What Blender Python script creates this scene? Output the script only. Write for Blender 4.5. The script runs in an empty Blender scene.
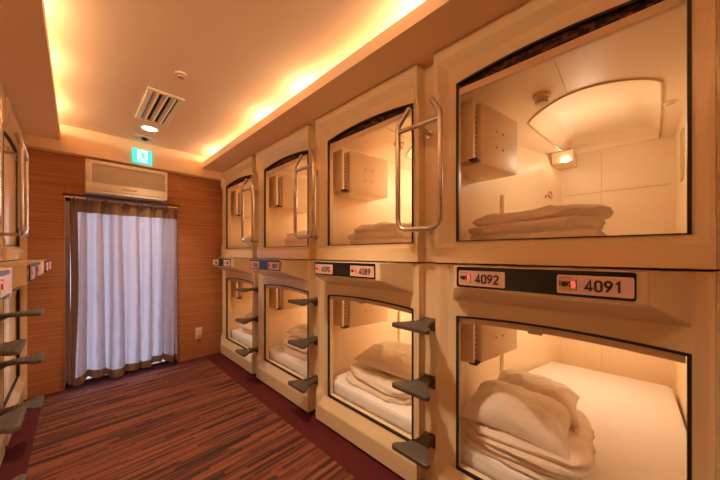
import bpy, bmesh, math, random
from mathutils import Vector, Matrix, noise
PI = math.pi
scene = bpy.context.scene
COL = scene.collection

# ------------------------------------------------------------------ materials
def new_mat(name):
    m = bpy.data.materials.new(name); m.use_nodes = True
    nt = m.node_tree
    return m, nt, nt.nodes['Principled BSDF']

def simple(name, col, rough=.5, metal=0., bump=0., bscale=40., var=0., vscale=6., coat=0., emit=None, estr=0., spec=.5, aniso=None):
    m, nt, b = new_mat(name)
    b.inputs['Base Color'].default_value = (*col, 1)
    b.inputs['Roughness'].default_value = rough
    b.inputs['Metallic'].default_value = metal
    b.inputs['Specular IOR Level'].default_value = spec
    if coat: b.inputs['Coat Weight'].default_value = coat; b.inputs['Coat Roughness'].default_value = .08
    if emit: b.inputs['Emission Color'].default_value = (*emit, 1); b.inputs['Emission Strength'].default_value = estr
    tc = nt.nodes.new('ShaderNodeTexCoord')
    if var:
        n = nt.nodes.new('ShaderNodeTexNoise'); n.inputs['Scale'].default_value = vscale; n.inputs['Detail'].default_value = 3
        nt.links.new(tc.outputs['Object'], n.inputs['Vector'])
        r = nt.nodes.new('ShaderNodeMix'); r.data_type = 'RGBA'
        r.inputs[6].default_value = (*[c*(1-var) for c in col], 1); r.inputs[7].default_value = (*[min(1, c*(1+var)) for c in col], 1)
        nt.links.new(n.outputs['Fac'], r.inputs[0]); nt.links.new(r.outputs[2], b.inputs['Base Color'])
    if bump:
        n = nt.nodes.new('ShaderNodeTexNoise'); n.inputs['Scale'].default_value = bscale; n.inputs['Detail'].default_value = 4
        nt.links.new(tc.outputs['Object'], n.inputs['Vector'])
        bp = nt.nodes.new('ShaderNodeBump'); bp.inputs['Strength'].default_value = bump; bp.inputs['Distance'].default_value = .01
        nt.links.new(n.outputs['Fac'], bp.inputs['Height']); nt.links.new(bp.outputs[0], b.inputs['Normal'])
    return m

M = {}
M['shell'] = simple('cream_moulded_panel', (.80, .65, .42), .22, var=.03, vscale=3, coat=.3)
M['liner'] = simple('cream_liner', (.86, .70, .49), .42, var=.02, vscale=3)
M['seam'] = simple('liner_joint', (.70, .54, .32), .6)
M['rim'] = simple('recess_trim', (.60, .40, .2), .4)
M['black'] = simple('black_rubber', (.012, .011, .012), .45)
M['dark'] = simple('dark_toe_kick', (.05, .03, .025), .7)
M['signblack'] = simple('black_acrylic', (.006, .006, .009), .18)
M['ink'] = simple('printed_ink', (.06, .012, .012), .5)
M['steel'] = simple('brushed_steel', (.60, .55, .50), .27, metal=1.)
M['chrome'] = simple('chrome', (.8, .8, .82), .12, metal=1.)
M['tread'] = simple('step_metal', (.15, .125, .10), .42, metal=.55, bump=.1, bscale=120)
M['grip'] = simple('step_grip', (.125, .105, .09), .6, metal=.3)
M['ceiling'] = simple('ceiling_paint', (.88, .68, .50), .8, var=.02, vscale=1.2)
M['soffit'] = simple('soffit_paint', (.86, .64, .43), .75, var=.02)
M['plastic'] = simple('cream_plastic', (.82, .72, .55), .35)
M['whiteplastic'] = simple('white_plastic', (.82, .78, .74), .3)
M['grille'] = simple('grey_grille', (.60, .52, .40), .6)
M['ventdark'] = simple('vent_dark', (.03, .022, .018), .8)
M['blindcloth'] = simple('cream_blind_cloth', (.78, .63, .42), .7)
M['bar'] = simple('blind_bar', (.74, .58, .40), .4)
M['lampglow'] = simple('lamp_glow', (1, .9, .7), .4, emit=(1, .82, .55), estr=14.)
M['downglow'] = simple('downlight_glow', (1, 1, 1), .4, emit=(1, .93, .82), estr=3.6)
M['exitgreen'] = simple('exit_green', (.05, .6, .4), .4, emit=(.02, .66, .58), estr=.52)
M['exitwhite'] = simple('exit_white', (.9, .9, .9), .4, emit=(.85, 1, .95), estr=.5)
M['exitfigure'] = simple('exit_figure', (.02, .3, .22), .4, emit=(.02, .42, .3), estr=.7)
M['plate'] = simple('number_plate_face', (.64, .42, .33), .3, emit=(1, .40, .25), estr=.03)
M['redlamp'] = simple('red_indicator', (.8, .03, .08), .4, emit=(1, .06, .05), estr=.7)
M['yellow'] = simple('icon_window', (.62, .46, .25), .35)
M['red'] = simple('red_print', (.55, .03, .03), .5)
M['white'] = simple('white_print', (.9, .85, .8), .5)
M['frame'] = simple('dark_wood_frame', (.07, .028, .014), .4)
M['outlet'] = simple('outlet_cream', (.75, .62, .45), .4)

def fabric(name, col, scale=7., strength=.35):
    m, nt, b = new_mat(name)
    b.inputs['Base Color'].default_value = (*col, 1); b.inputs['Roughness'].default_value = .9
    b.inputs['Sheen Weight'].default_value = .15; b.inputs['Specular IOR Level'].default_value = .2
    tc = nt.nodes.new('ShaderNodeTexCoord')
    n = nt.nodes.new('ShaderNodeTexNoise'); n.inputs['Scale'].default_value = scale; n.inputs['Detail'].default_value = 5; n.inputs['Distortion'].default_value = 1.2
    nt.links.new(tc.outputs['Object'], n.inputs['Vector'])
    bp = nt.nodes.new('ShaderNodeBump'); bp.inputs['Strength'].default_value = strength; bp.inputs['Distance'].default_value = .03
    nt.links.new(n.outputs['Fac'], bp.inputs['Height']); nt.links.new(bp.outputs[0], b.inputs['Normal'])
    return m
M['sheet'] = fabric('white_sheet', (.86, .84, .83), 4., .45)
M['duvet'] = fabric('cream_duvet', (.80, .69, .57), 6., .4)
M['pillow'] = fabric('pillow_cotton', (.84, .76, .66), 8., .3)
M['beigeduvet'] = fabric('beige_blanket', (.84, .72, .60), 7., .4)

def curtain_mat(name, diff, trans, t):
    m = bpy.data.materials.new(name); m.use_nodes = True
    nt = m.node_tree; nt.nodes.remove(nt.nodes['Principled BSDF'])
    out = nt.nodes['Material Output']
    d = nt.nodes.new('ShaderNodeBsdfDiffuse'); d.inputs[0].default_value = (*diff, 1)
    tr = nt.nodes.new('ShaderNodeBsdfTranslucent'); tr.inputs[0].default_value = (*trans, 1)
    mx = nt.nodes.new('ShaderNodeMixShader'); mx.inputs[0].default_value = t
    tc = nt.nodes.new('ShaderNodeTexCoord')
    mp = nt.nodes.new('ShaderNodeMapping'); mp.inputs['Scale'].default_value = (9, 9, 5)
    n = nt.nodes.new('ShaderNodeTexNoise'); n.inputs['Scale'].default_value = 1.6; n.inputs['Detail'].default_value = 4; n.inputs['Distortion'].default_value = .9
    bp = nt.nodes.new('ShaderNodeBump'); bp.inputs['Strength'].default_value = .5; bp.inputs['Distance'].default_value = .02
    nt.links.new(tc.outputs['Object'], mp.inputs[0]); nt.links.new(mp.outputs[0], n.inputs['Vector'])
    nt.links.new(n.outputs['Fac'], bp.inputs['Height'])
    for s in (d, tr): nt.links.new(bp.outputs[0], s.inputs['Normal'])
    nt.links.new(d.outputs[0], mx.inputs[1]); nt.links.new(tr.outputs[0], mx.inputs[2]); nt.links.new(mx.outputs[0], out.inputs[0])
    return m
M['curtain'] = curtain_mat('curtain_cloth', (.46, .33, .27), (.80, .70, .72), .58)
M['hem'] = curtain_mat('curtain_hem', (.30, .17, .085), (.20, .10, .05), .25)

def carpet():
    m, nt, b = new_mat('striped_carpet')
    L = nt.links.new
    def math_(op, a, c=None):
        n = nt.nodes.new('ShaderNodeMath'); n.operation = op
        for i, v in enumerate((a, c)):
            if v is None: continue
            if isinstance(v, (int, float)): n.inputs[i].default_value = v
            else: L(v, n.inputs[i])
        return n.outputs[0]
    tc = nt.nodes.new('ShaderNodeTexCoord'); sp = nt.nodes.new('ShaderNodeSeparateXYZ'); L(tc.outputs['Object'], sp.inputs[0])
    def layer(wy, lx, seed):
        row = math_('FLOOR', math_('DIVIDE', sp.outputs[1], wy))
        w = nt.nodes.new('ShaderNodeTexWhiteNoise'); w.noise_dimensions = '1D'; L(math_('ADD', row, seed), w.inputs['W'])
        seg = math_('FLOOR', math_('ADD', math_('DIVIDE', sp.outputs[0], lx), math_('MULTIPLY', w.outputs['Value'], 7.3)))
        w2 = nt.nodes.new('ShaderNodeTexWhiteNoise'); w2.noise_dimensions = '2D'
        cb = nt.nodes.new('ShaderNodeCombineXYZ'); L(row, cb.inputs[0]); L(seg, cb.inputs[1]); L(cb.outputs[0], w2.inputs['Vector'])
        return w2.outputs['Value']
    a = layer(.0135, .42, 3.); c = layer(.027, .55, 11.)
    v = math_('ADD', math_('MULTIPLY', a, .55), math_('MULTIPLY', c, .45))
    r = nt.nodes.new('ShaderNodeValToRGB'); L(v, r.inputs[0])
    e = r.color_ramp.elements
    e[0].position = .12; e[0].color = (.038, .015, .012, 1)
    e[1].position = .92; e[1].color = (.25, .085, .036, 1)
    for p, cc in ((.28, (.060, .024, .018, 1)), (.45, (.125, .036, .021, 1)), (.60, (.175, .055, .026, 1)), (.76, (.21, .062, .032, 1))):
        x = e.new(p); x.color = cc
    L(r.outputs[0], b.inputs['Base Color']); b.inputs['Roughness'].default_value = .85; b.inputs['Specular IOR Level'].default_value = .25
    n = nt.nodes.new('ShaderNodeTexNoise'); n.inputs['Scale'].default_value = 350; L(tc.outputs['Object'], n.inputs['Vector'])
    bp = nt.nodes.new('ShaderNodeBump'); bp.inputs['Strength'].default_value = .3; bp.inputs['Distance'].default_value = .004
    L(n.outputs['Fac'], bp.inputs['Height']); L(bp.outputs[0], b.inputs['Normal'])
    return m
M['carpet'] = carpet()
M['border'] = simple('carpet_border', (.095, .014, .014), .9, bump=.3, bscale=300, var=.2, vscale=14, spec=.2)

def grain(name, c1, c2):
    m, nt, b = new_mat(name); L = nt.links.new
    tc = nt.nodes.new('ShaderNodeTexCoord')
    mp = nt.nodes.new('ShaderNodeMapping'); mp.inputs['Scale'].default_value = (1.0, 1.0, 120)
    n = nt.nodes.new('ShaderNodeTexNoise'); n.inputs['Scale'].default_value = 1.0; n.inputs['Detail'].default_value = 3; n.inputs['Roughness'].default_value = .6
    L(tc.outputs['Object'], mp.inputs[0]); L(mp.outputs[0], n.inputs['Vector'])
    r = nt.nodes.new('ShaderNodeValToRGB'); L(n.outputs['Fac'], r.inputs[0])
    r.color_ramp.elements[0].position = .34; r.color_ramp.elements[0].color = (*c1, 1)
    r.color_ramp.elements[1].position = .66; r.color_ramp.elements[1].color = (*c2, 1)
    L(r.outputs[0], b.inputs['Base Color']); b.inputs['Roughness'].default_value = .42
    return m
M['wood'] = grain('wood_grain_panel', (.34, .135, .056), (.58, .26, .11))

def roll_mat():
    m, nt, b = new_mat('rolled_blind_cloth'); L = nt.links.new
    tc = nt.nodes.new('ShaderNodeTexCoord')
    mp = nt.nodes.new('ShaderNodeMapping'); mp.inputs['Scale'].default_value = (1, 60, 90)
    v = nt.nodes.new('ShaderNodeTexWhiteNoise'); v.noise_dimensions = '3D'
    sn = nt.nodes.new('ShaderNodeVectorMath'); sn.operation = 'FLOOR'
    L(tc.outputs['Object'], mp.inputs[0]); L(mp.outputs[0], sn.inputs[0]); L(sn.outputs[0], v.inputs['Vector'])
    r = nt.nodes.new('ShaderNodeValToRGB'); L(v.outputs['Value'], r.inputs[0])
    r.color_ramp.elements[0].position = .45; r.color_ramp.elements[0].color = (.012, .01, .012, 1)
    r.color_ramp.elements[1].position = .9; r.color_ramp.elements[1].color = (.16, .05, .025, 1)
    L(r.outputs[0], b.inputs['Base Color']); b.inputs['Roughness'].default_value = .8
    return m
M['roll'] = roll_mat()

# ------------------------------------------------------------------ mesh helpers
class MB:
    def __init__(s): s.bm = bmesh.new(); s.mi = 0
    def _m(s, faces):
        for f in faces: f.material_index = s.mi
    def box(s, x0, x1, y0, y1, z0, z1, bev=0., seg=2):
        r = bmesh.ops.create_cube(s.bm, size=1.)
        vs = r['verts']
        for v in vs:
            v.co = Vector((x0+(v.co.x+.5)*(x1-x0), y0+(v.co.y+.5)*(y1-y0), z0+(v.co.z+.5)*(z1-z0)))
        fs = set(f for v in vs for f in v.link_faces); s._m(fs)
        if bev:
            es = list(set(e for v in vs for e in v.link_edges))
            rr = bmesh.ops.bevel(s.bm, geom=es, offset=bev, segments=seg, affect='EDGES', profile=.5)
            s._m(rr['faces'])
        return s
    def prism(s, pts, z0, z1, axis='Z', bev=0.):
        def mk(p, h):
            if axis == 'Z': return (p[0], p[1], h)
            if axis == 'X': return (h, p[0], p[1])
            return (p[0], h, p[1])
        a = [s.bm.verts.new(mk(p, z0)) for p in pts]; b = [s.bm.verts.new(mk(p, z1)) for p in pts]
        n = len(pts); fs = [s.bm.faces.new(a), s.bm.faces.new(b)]
        for i in range(n): fs.append(s.bm.faces.new((a[i], a[(i+1) % n], b[(i+1) % n], b[i])))
        bmesh.ops.recalc_face_normals(s.bm, faces=fs); s._m(fs)
        if bev:
            es = list(set(e for f in fs for e in f.edges))
            rr = bmesh.ops.bevel(s.bm, geom=es, offset=bev, segments=2, affect='EDGES', profile=.5); s._m(rr['faces'])
        return s
    def cyl(s, c, r, h, axis='Z', n=32, r2=None):
        mat = {'Z': Matrix.Identity(4), 'X': Matrix.Rotation(PI/2, 4, 'Y'), 'Y': Matrix.Rotation(-PI/2, 4, 'X')}[axis]
        res = bmesh.ops.create_cone(s.bm, cap_ends=True, segments=n, radius1=r, radius2=r if r2 is None else r2, depth=h,
                                    matrix=Matrix.Translation(c) @ mat)
        s._m(set(f for v in res['verts'] for f in v.link_faces)); return s
    def sphere(s, c, r, sc=(1, 1, 1)):
        res = bmesh.ops.create_uvsphere(s.bm, u_segments=24, v_segments=14, radius=r,
                                        matrix=Matrix.Translation(c) @ Matrix.Diagonal((*sc, 1)))
        s._m(set(f for v in res['verts'] for f in v.link_faces)); return s
    def tube(s, path, r, n=14, closed=False):
        P = [Vector(p) for p in path]; rings = []
        N = len(P)
        t0 = (P[1]-P[0]).normalized()
        up = Vector((0, 0, 1)) if abs(t0.z) < .9 else Vector((1, 0, 0))
        u = t0.cross(up).normalized()
        for i in range(N):
            if closed: t = (P[(i+1) % N]-P[i-1]).normalized()
            else: t = (P[min(i+1, N-1)]-P[max(i-1, 0)]).normalized()
            u = (u-t*u.dot(t)).normalized(); w = t.cross(u)
            rings.append([s.bm.verts.new(P[i]+(u*math.cos(2*PI*k/n)+w*math.sin(2*PI*k/n))*r) for k in range(n)])
        fs = []
        for i in range(N if closed else N-1):
            a, b = rings[i], rings[(i+1) % N]
            for k in range(n): fs.append(s.bm.faces.new((a[k], a[(k+1) % n], b[(k+1) % n], b[k])))
        if not closed: fs += [s.bm.faces.new(rings[0][::-1]), s.bm.faces.new(rings[-1])]
        bmesh.ops.recalc_face_normals(s.bm, faces=fs); s._m(fs); return s
    def quad(s, *pts):
        f = s.bm.faces.new([s.bm.verts.new(p) for p in pts]); s._m([f]); return s
    def build(s, name, mats, parent=None, loc=(0, 0, 0), smooth=40):
        me = bpy.data.meshes.new(name); s.bm.to_mesh(me); s.bm.free()
        for m in (mats if isinstance(mats, (list, tuple)) else [mats]): me.materials.append(m)
        if smooth:
            me.polygons.foreach_set('use_smooth', [True]*len(me.polygons))
            me.set_sharp_from_angle(angle=math.radians(smooth))
        o = bpy.data.objects.new(name, me); COL.objects.link(o); o.location = loc
        if parent: o.parent = parent
        return o

def tag(o, label=None, cat=None, group=None, kind=None):
    if label: o['label'] = label
    if cat: o['category'] = cat
    if group: o['group'] = group
    if kind: o['kind'] = kind
    return o
def empty(name, loc, label, cat, group=None, rz=0.):
    o = bpy.data.objects.new(name, None); COL.objects.link(o); o.location = loc; o.rotation_euler = (0, 0, rz); o.empty_display_size = .1
    return tag(o, label, cat, group)
def struct(o): o['kind'] = 'structure'; return o
def copy_tree(o, parent=None):
    c = o.copy(); COL.objects.link(c)
    if parent: c.parent = parent
    for ch in list(o.children): copy_tree(ch, c)
    return c
def sst(a, b, x):
    t = min(1, max(0, (x-a)/(b-a))); return t*t*(3-2*t)
def lin(a, b, x): return min(1, max(0, (x-a)/(b-a)))

# ------------------------------------------------------------------ layout (metres; camera above the origin, floor at -1.30)
FLOOR = -1.30; FX = 1.30; LX = -.318; YB = 3.85; PITCH = 1.016; DZ = -1.075
YC = [.2725 + PITCH*k for k in range(4)]
GAPS = [.78 + PITCH*k for k in range(3)]
LGAPS = [2.92, 2.92-PITCH]
LYC = [2.92+PITCH/2, 2.92-PITCH/2, 2.92-1.5*PITCH]

# ------------------------------------------------------------------ capsule front panels (moulded relief, local x into the wall, y along it)
WY0, WY1 = -.4125, .3475
def arch(y, lower):
    t = (y-(WY0+WY1)/2)/((WY1-WY0)/2)
    return (-.314 + .018*(1-t*t)) if lower else (.852 + .03*(1-t*t))
def smin(a, b, k=.10):
    h = max(k-abs(a-b), 0)/k
    return max(0, min(a, b)-h*h*k*.25)
def smax(a, b, k=.012):
    h = max(k-abs(a-b), 0)/k
    return max(a, b)+h*h*k*.25
def relief(y, z, lower):
    flat = .032
    uf = lin(.392, .434, y); un = lin(-.420, -.446, y); us = max(uf, un)
    if lower:
        Hf = .045 + .022*sst(-1.03, -1.10, z)
        uv = lin(-1.086, -1.165, z)
        w = max(us, uv)
        h = flat + w*(Hf-flat)
        tf = lin(.386, .2715, y); tn = lin(-.432, -.3115, y); tb = lin(-.240, -.150, z)
        hood = .222*smin(smin(tf, tn), tb)
        h = smax(h, hood)
    else:
        Hf = .045 + .022*max(sst(.80, .87, z), .6*sst(.13, .07, z))
        uv = max(lin(.945, .985, z), lin(.056, .030, z))
        w = max(us, uv)
        h = flat + w*(Hf-flat)
    e = lin(.4675, .4575, abs(y))
    return h*e
def make_panel(lower):
    bm = bmesh.new()
    ys = sorted(set([-.508, -.49, -.4685, -.4675, -.4655, -.463, -.4605, -.4575, -.452, -.446, .508, .49, .4685, .4675, .4655, .463, .4605, .4575, .45, .442, .434]
        + [round(-.446+.026*i/5, 5) for i in range(6)] + [WY0 + (WY1-WY0)*i/72 for i in range(73)] + [.362, .377]
        + [round(.392+.042*i/6, 5) for i in range(7)]
        + ([round(-.446+.14*i/36, 5) for i in range(37)] + [round(.262+.13*i/36, 5) for i in range(37)] if lower else [])))
    ys = [y for i, y in enumerate(ys) if i == 0 or y-ys[i-1] > .0004 or y in (WY0, WY1)]
    if lower:
        zb, zt = -1.08, -.305; z0, z1 = -1.28, -.055
        zs = [-1.28, -1.277, -1.25, -1.21, -1.18] + [-1.165+.079*i/10 for i in range(11)] + [zb + (zt-zb)*i/40 for i in range(41)] + [-.275, -.255, -.248] + [-.240+.11*i/28 for i in range(29)] + [-.12, -.10, -.08, -.065, -.058, -.055]
    else:
        zb, zt = .060, .860; z0, z1 = -.047, 1.04
        zs = [-.047, -.044, -.02, .005, .02] + [.030+.026*i/5 for i in range(6)] + [zb + (zt-zb)*i/44 for i in range(45)] + [.885, .905, .925] + [.945+.04*i/6 for i in range(7)] + [1.0, 1.02, 1.037, 1.04]
    zs = sorted(set(round(z, 5) for z in zs))
    ztop_end = -.240 if lower else .945
    def warp(y, z):
        yy = min(max(y, WY0), WY1); a = arch(yy, lower)
        if z <= zb or z >= ztop_end: return z
        if z <= zt: return zb + (z-zb)*(a-zb)/(zt-zb)
        return a + (z-zt)*(ztop_end-a)/(ztop_end-zt)
    V = {}
    for i, y in enumerate(ys):
        for j, z in enumerate(zs):
            zz = warp(y, z)
            V[i, j] = bm.verts.new((-(relief(y, zz, lower)-.067), y, zz))
    for i in range(len(ys)-1):
        for j in range(len(zs)-1):
            if ys[i] >= WY0-1e-6 and ys[i+1] <= WY1+1e-6 and zs[j] >= zb-1e-4 and zs[j+1] <= zt+1e-4: continue
            bm.faces.new((V[i, j], V[i, j+1], V[i+1, j+1], V[i+1, j]))
    bm.normal_update()
    be = [e for e in bm.edges if e.is_boundary]
    r = bmesh.ops.extrude_edge_only(bm, edges=be)
    for v in [g for g in r['geom'] if isinstance(g, bmesh.types.BMVert)]:
        inside = WY0-.002 < v.co.y < WY1+.002 and zb-.002 < v.co.z < arch(min(max(v.co.y, WY0), WY1), lower)+.002
        v.co.x = .085 if inside else .0695
    bmesh.ops.recalc_face_normals(bm, faces=bm.faces[:])
    # face normals should look to the corridor (-x)
    s = sum(f.normal.x*f.calc_area() for f in bm.faces)
    if s > 0: bmesh.ops.reverse_faces(bm, faces=bm.faces[:])
    b = MB(); b.bm.free(); b.bm = bm
    return b
def track(lower):
    zb = -1.08 if lower else .060
    path = [(WY0, zb+.0), (WY0, arch(WY0, lower))]
    loop = [(WY0, zb)] + [(WY0+(WY1-WY0)*i/28, None) for i in range(29)] + [(WY1, zb)]
    pts = [(y, arch(y, lower) if z is None else z) for y, z in loop]
    def off(d):
        out = []
        c = ((WY0+WY1)/2, (zb+arch(0, lower))/2)
        for y, z in pts:
            yy = y + (d if y < c[0] else -d)*(1 if abs(y-WY0) < 1e-6 or abs(y-WY1) < 1e-6 else (abs(y-c[0])/((WY1-WY0)/2)))
            zz = z + ((d if lower else .5*d) if z < c[1] else -d)
            out.append((yy, zz))
        return out
    o, i = off(-.001), off(.008)
    b = MB(); n = len(pts)
    rows = []
    for (x, L) in ((.030, o), (.030, i), (.046, i), (.046, o)):
        rows.append([b.bm.verts.new((x, *p)) for p in L])
    for k in range(4):
        a, c = rows[k], rows[(k+1) % 4]
        for q in range(n): b.bm.faces.new((a[q], a[(q+1) % n], c[(q+1) % n], c[q]))
    bmesh.ops.recalc_face_normals(b.bm, faces=b.bm.faces[:])
    return b

# interior liner, shared by every capsule (z given for the upper one)
IX0, IX1, IYL, IYR, IZ0, IZ1 = .0705, 1.95, .4675, -.5275, -.03, .92
FA, FB = (1.15, IYL), (1.95, .19)
def recess_curve():
    key = [(1.935, .125), (1.4, .19), (.98, .232), (.895, .218), (.825, .170), (.735, .075), (.675, -.03), (.675, -.15), (.73, -.27), (.80, -.35), (.865, -.392), (.93, -.405), (1.4, -.43), (1.935, -.45)]
    out = []
    for i in range(len(key)-1):
        p0 = key[max(i-1, 0)]; p1 = key[i]; p2 = key[i+1]; p3 = key[min(i+2, len(key)-1)]
        for k in range(4):
            t = k/4
            out.append(tuple(.5*(2*p1[a]+(-p0[a]+p2[a])*t+(2*p0[a]-5*p1[a]+4*p2[a]-p3[a])*t*t+(-p0[a]+3*p1[a]-3*p2[a]+p3[a])*t**3) for a in (0, 1)))
    out.append(key[-1]); return out
def make_liner():
    b = MB(); bm = b.bm
    plan = [(IX0, IYR), (IX0, IYL), FA, FB, (IX1, IYR)]
    lo = [bm.verts.new((*p, IZ0)) for p in plan]; hi = [bm.verts.new((*p, IZ1)) for p in plan]
    bm.faces.new(lo)
    for i in range(1, 5):
        j = (i+1) % 5
        bm.faces.new((lo[i], lo[j], hi[j], hi[i]))
    rc = recess_curve(); c = (1.40, -.13)
    edges = []
    for i in range(5):
        e = bm.edges.get((hi[i], hi[(i+1) % 5])) or bm.edges.new((hi[i], hi[(i+1) % 5])); edges.append(e)
    ring = [bm.verts.new((*p, IZ1)) for p in rc]; n = len(ring)
    for i in range(n): edges.append(bm.edges.new((ring[i], ring[(i+1) % n])))
    bmesh.ops.triangle_fill(bm, edges=edges, use_beauty=True)
    prev = ring
    for k in range(1, 8):
        a = k/7*PI/2; s = .62 + .38*math.cos(a); z = IZ1 + .105*math.sin(a)
        cur = [bm.verts.new((c[0]+(p[0]-c[0])*s, c[1]+(p[1]-c[1])*s, z)) for p in rc]
        for i in range(n): bm.faces.new((prev[i], prev[(i+1) % n], cur[(i+1) % n], cur[i]))
        prev = cur
    bm.faces.new(prev)
    bmesh.ops.recalc_face_normals(bm, faces=bm.faces[:])
    # ridge on the long wall, thin joints between back panels and ceiling panels
    b.mi = 0
    b.box(1.08, 1.15, .438, IYL-.001, IZ0+.001, .47, .008)
    b.mi = 1
    b.box(1.944, 1.9495, -.103, -.099, IZ0+.09, IZ1-.02)
    b.box(1.944, 1.9495, IYR+.01, .17, .545, .5485)
    b.box(IX0+.05, .66, -.022, -.019, IZ1-.004, IZ1-.0005)
    b.mi = 2
    b.tube([(p[0], p[1], IZ1-.002) for p in rc], .0065, 8)
    # shallow niche with a rim in the near long wall
    b.tube([(1.40, IYR+.002, .48), (1.40, IYR+.002, .80), (1.50, IYR+.002, .80), (1.50, IYR+.002, .48)], .008, 8, closed=True)
    return b.build('inner_liner', [M['liner'], M['seam'], M['rim']], smooth=35)

def disc_ring(b, c, u, v, r0, r1, n=28):
    c, u, v = Vector(c), Vector(u), Vector(v)
    for i in range(n):
        a0, a1 = 2*PI*i/n, 2*PI*(i+1)/n
        P = lambda r, a: c + u*(r*math.cos(a)) + v*(r*math.sin(a))
        b.quad(P(r0, a0), P(r1, a0), P(r1, a1), P(r0, a1))
def interior_parts(root, dz, full=True):
    """Fittings inside one capsule; z written for the upper capsule, dz shifts them."""
    off = (0, 0, dz-root.location.z)
    # television cabinet on the far long wall
    b = MB(); b.prism([(.215, IYL-.002), (.215, .2925), (.60, .2175), (.62, IYL-.002)], .485, .815, bev=.008)
    cab = b.build('television_cabinet', M['liner'], root, off)
    for dx in (.36, .43):
        for z in (.60, .69):
            t = (dx-.215)/.385; b = MB(); b.cyl((dx, .2925-.075*t-.001, z), .006, .008, 'Y', 12); b.build('screw', M['rim'], cab)
    b = MB(); b.box(.140, .168, .306, IYL-.004, .50, .815, .006); b.build('cover_plate', M['liner'], cab)
    b = MB(); b.box(.169, .213, .322, IYL-.004, .515, .80); b.build('slot', M['bar'], cab)
    b = MB(); b.box(.171, .181, .314, .321, .50, .79)
    for k in range(9): b.box(.170, .184, .310, .316, .53+.027*k, .539+.027*k)
    b.build('rack_rail', M['black'], cab)
    b = MB(); b.box(.150, .205, .292, .335, .489, .501, .004); b.build('bracket', M['black'], cab)
    # smoke detector on the ceiling
    b = MB(); b.cyl((.590, .088, IZ1-.010), .045, .018, n=36).cyl((.590, .088, IZ1-.026), .030, .018, n=36, r2=.036)
    for k in range(10):
        a = 2*PI*k/10; b.box(.590+.03*math.cos(a)-.003, .590+.03*math.cos(a)+.003, .088+.03*math.sin(a)-.003, .088+.03*math.sin(a)+.003, IZ1-.046, IZ1-.032)
    b.cyl((.590, .088, IZ1-.047), .027, .005, n=30)
    b.build('smoke_detector', M['bar'], root, off)
    b = MB(); b.cyl((1.22, -.455, IZ1-.004), .034, .007, n=30); sp = b.build('ceiling_speaker', M['liner'], root, off)
    b = MB(); b.cyl((1.22, -.455, IZ1-.009), .02, .004, n=24); b.build('speaker_grille', M['rim'], sp)
    # reading lamp in the back corner
    b = MB(); b.prism([(1.945, .80), (1.945, .912), (1.72, .912), (1.77, .82)], .07, .235, axis='Y', bev=.008)
    lamp = b.build('reading_lamp', M['liner'], root, off)
    b = MB(); b.sphere((0, 0, 0), .027, (1, 1, .45))
    ln = b.build('lamp_lens', M['lampglow'], lamp, (1.757, .13, .843)); ln.rotation_euler = (0, math.radians(-62), 0)
    # no smoking sticker on the slanted corner panel
    d = Vector((FB[0]-FA[0], FB[1]-FA[1], 0)).normalized(); nrm = Vector((d.y, -d.x, 0))
    if nrm.y > 0: nrm = -nrm
    c = Vector((FA[0], FA[1], 0)).lerp(Vector((FB[0], FB[1], 0)), .78); c.z = .545; c += nrm*.003
    up = Vector((0, 0, 1))
    b = MB(); b.mi = 0; disc_ring(b, c, d, up, .024, .034)
    q = (d+up).normalized()*.026; w = (d-up).normalized()*.004
    b.quad(c-q-w, c+q-w, c+q+w, c-q+w)
    b.mi = 1; disc_ring(b, c+Vector(nrm)*-.0012, d, up, 0.0005, .0245)
    b.mi = 0
    c2 = c - d*.075 + up*-.025
    disc_ring(b, c2, d, up, .0005, .012); disc_ring(b, c2+d*.018+up*.012, d, up, .0005, .008)
    b.build('no_smoking_sticker', [M['red'], M['white']], root, off, smooth=0)

liner0 = make_liner(); COL.objects.unlink(liner0)
pan = {}
for lower in (False, True):
    p = make_panel(lower).build('front_panel', M['shell'], smooth=28); COL.objects.unlink(p)
    t = track(lower).build('blind_track', M['black'], smooth=30); COL.objects.unlink(t)
    pan[lower] = (p, t)

def blind(root, lower):
    zr = -root.location.z
    b = MB()
    n = 30; Y = [WY0+.010+(WY1-WY0-.020)*k/n for k in range(n+1)]
    def loft(x0, x1, lo, hi):
        rows = [[b.bm.verts.new((x, y, f(y))) for y in Y] for x, f in ((x0, lo), (x0, hi), (x1, hi), (x1, lo))]
        for q in range(4):
            a, c = rows[q], rows[(q+1) % 4]
            for k in range(n): b.bm.faces.new((a[k], a[k+1], c[k+1], c[k]))
        b.bm.faces.new([r[0] for r in rows]); b.bm.faces.new([r[-1] for r in rows])
        bmesh.ops.recalc_face_normals(b.bm, faces=b.bm.faces[:])
    lo = (lambda y: arch(y, True)-.036) if lower else (lambda y: .797)
    hi = (lambda y: arch(y, True)-.007) if lower else (lambda y: .829)
    loft(.044, .062, lo, hi)
    bar = b.build('blind_bar', M['bar'], None, (0, 0, zr), smooth=30)
    zc = lo(0)
    b = MB(); b.box(.035, .05, -.02, .035, zc-.008, zc+.018, .004); tab = b.build('pull_tab', M['bar'], bar)
    b = MB(); loft(.052, .078, lambda y: hi(y)-.002, lambda y: arch(y, lower)-.0015)
    roll = b.build('rolled_blind', M['roll'], root, (0, 0, zr), smooth=0)
    bar.parent = roll; bar.location = (0, 0, 0)
    return roll

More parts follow.
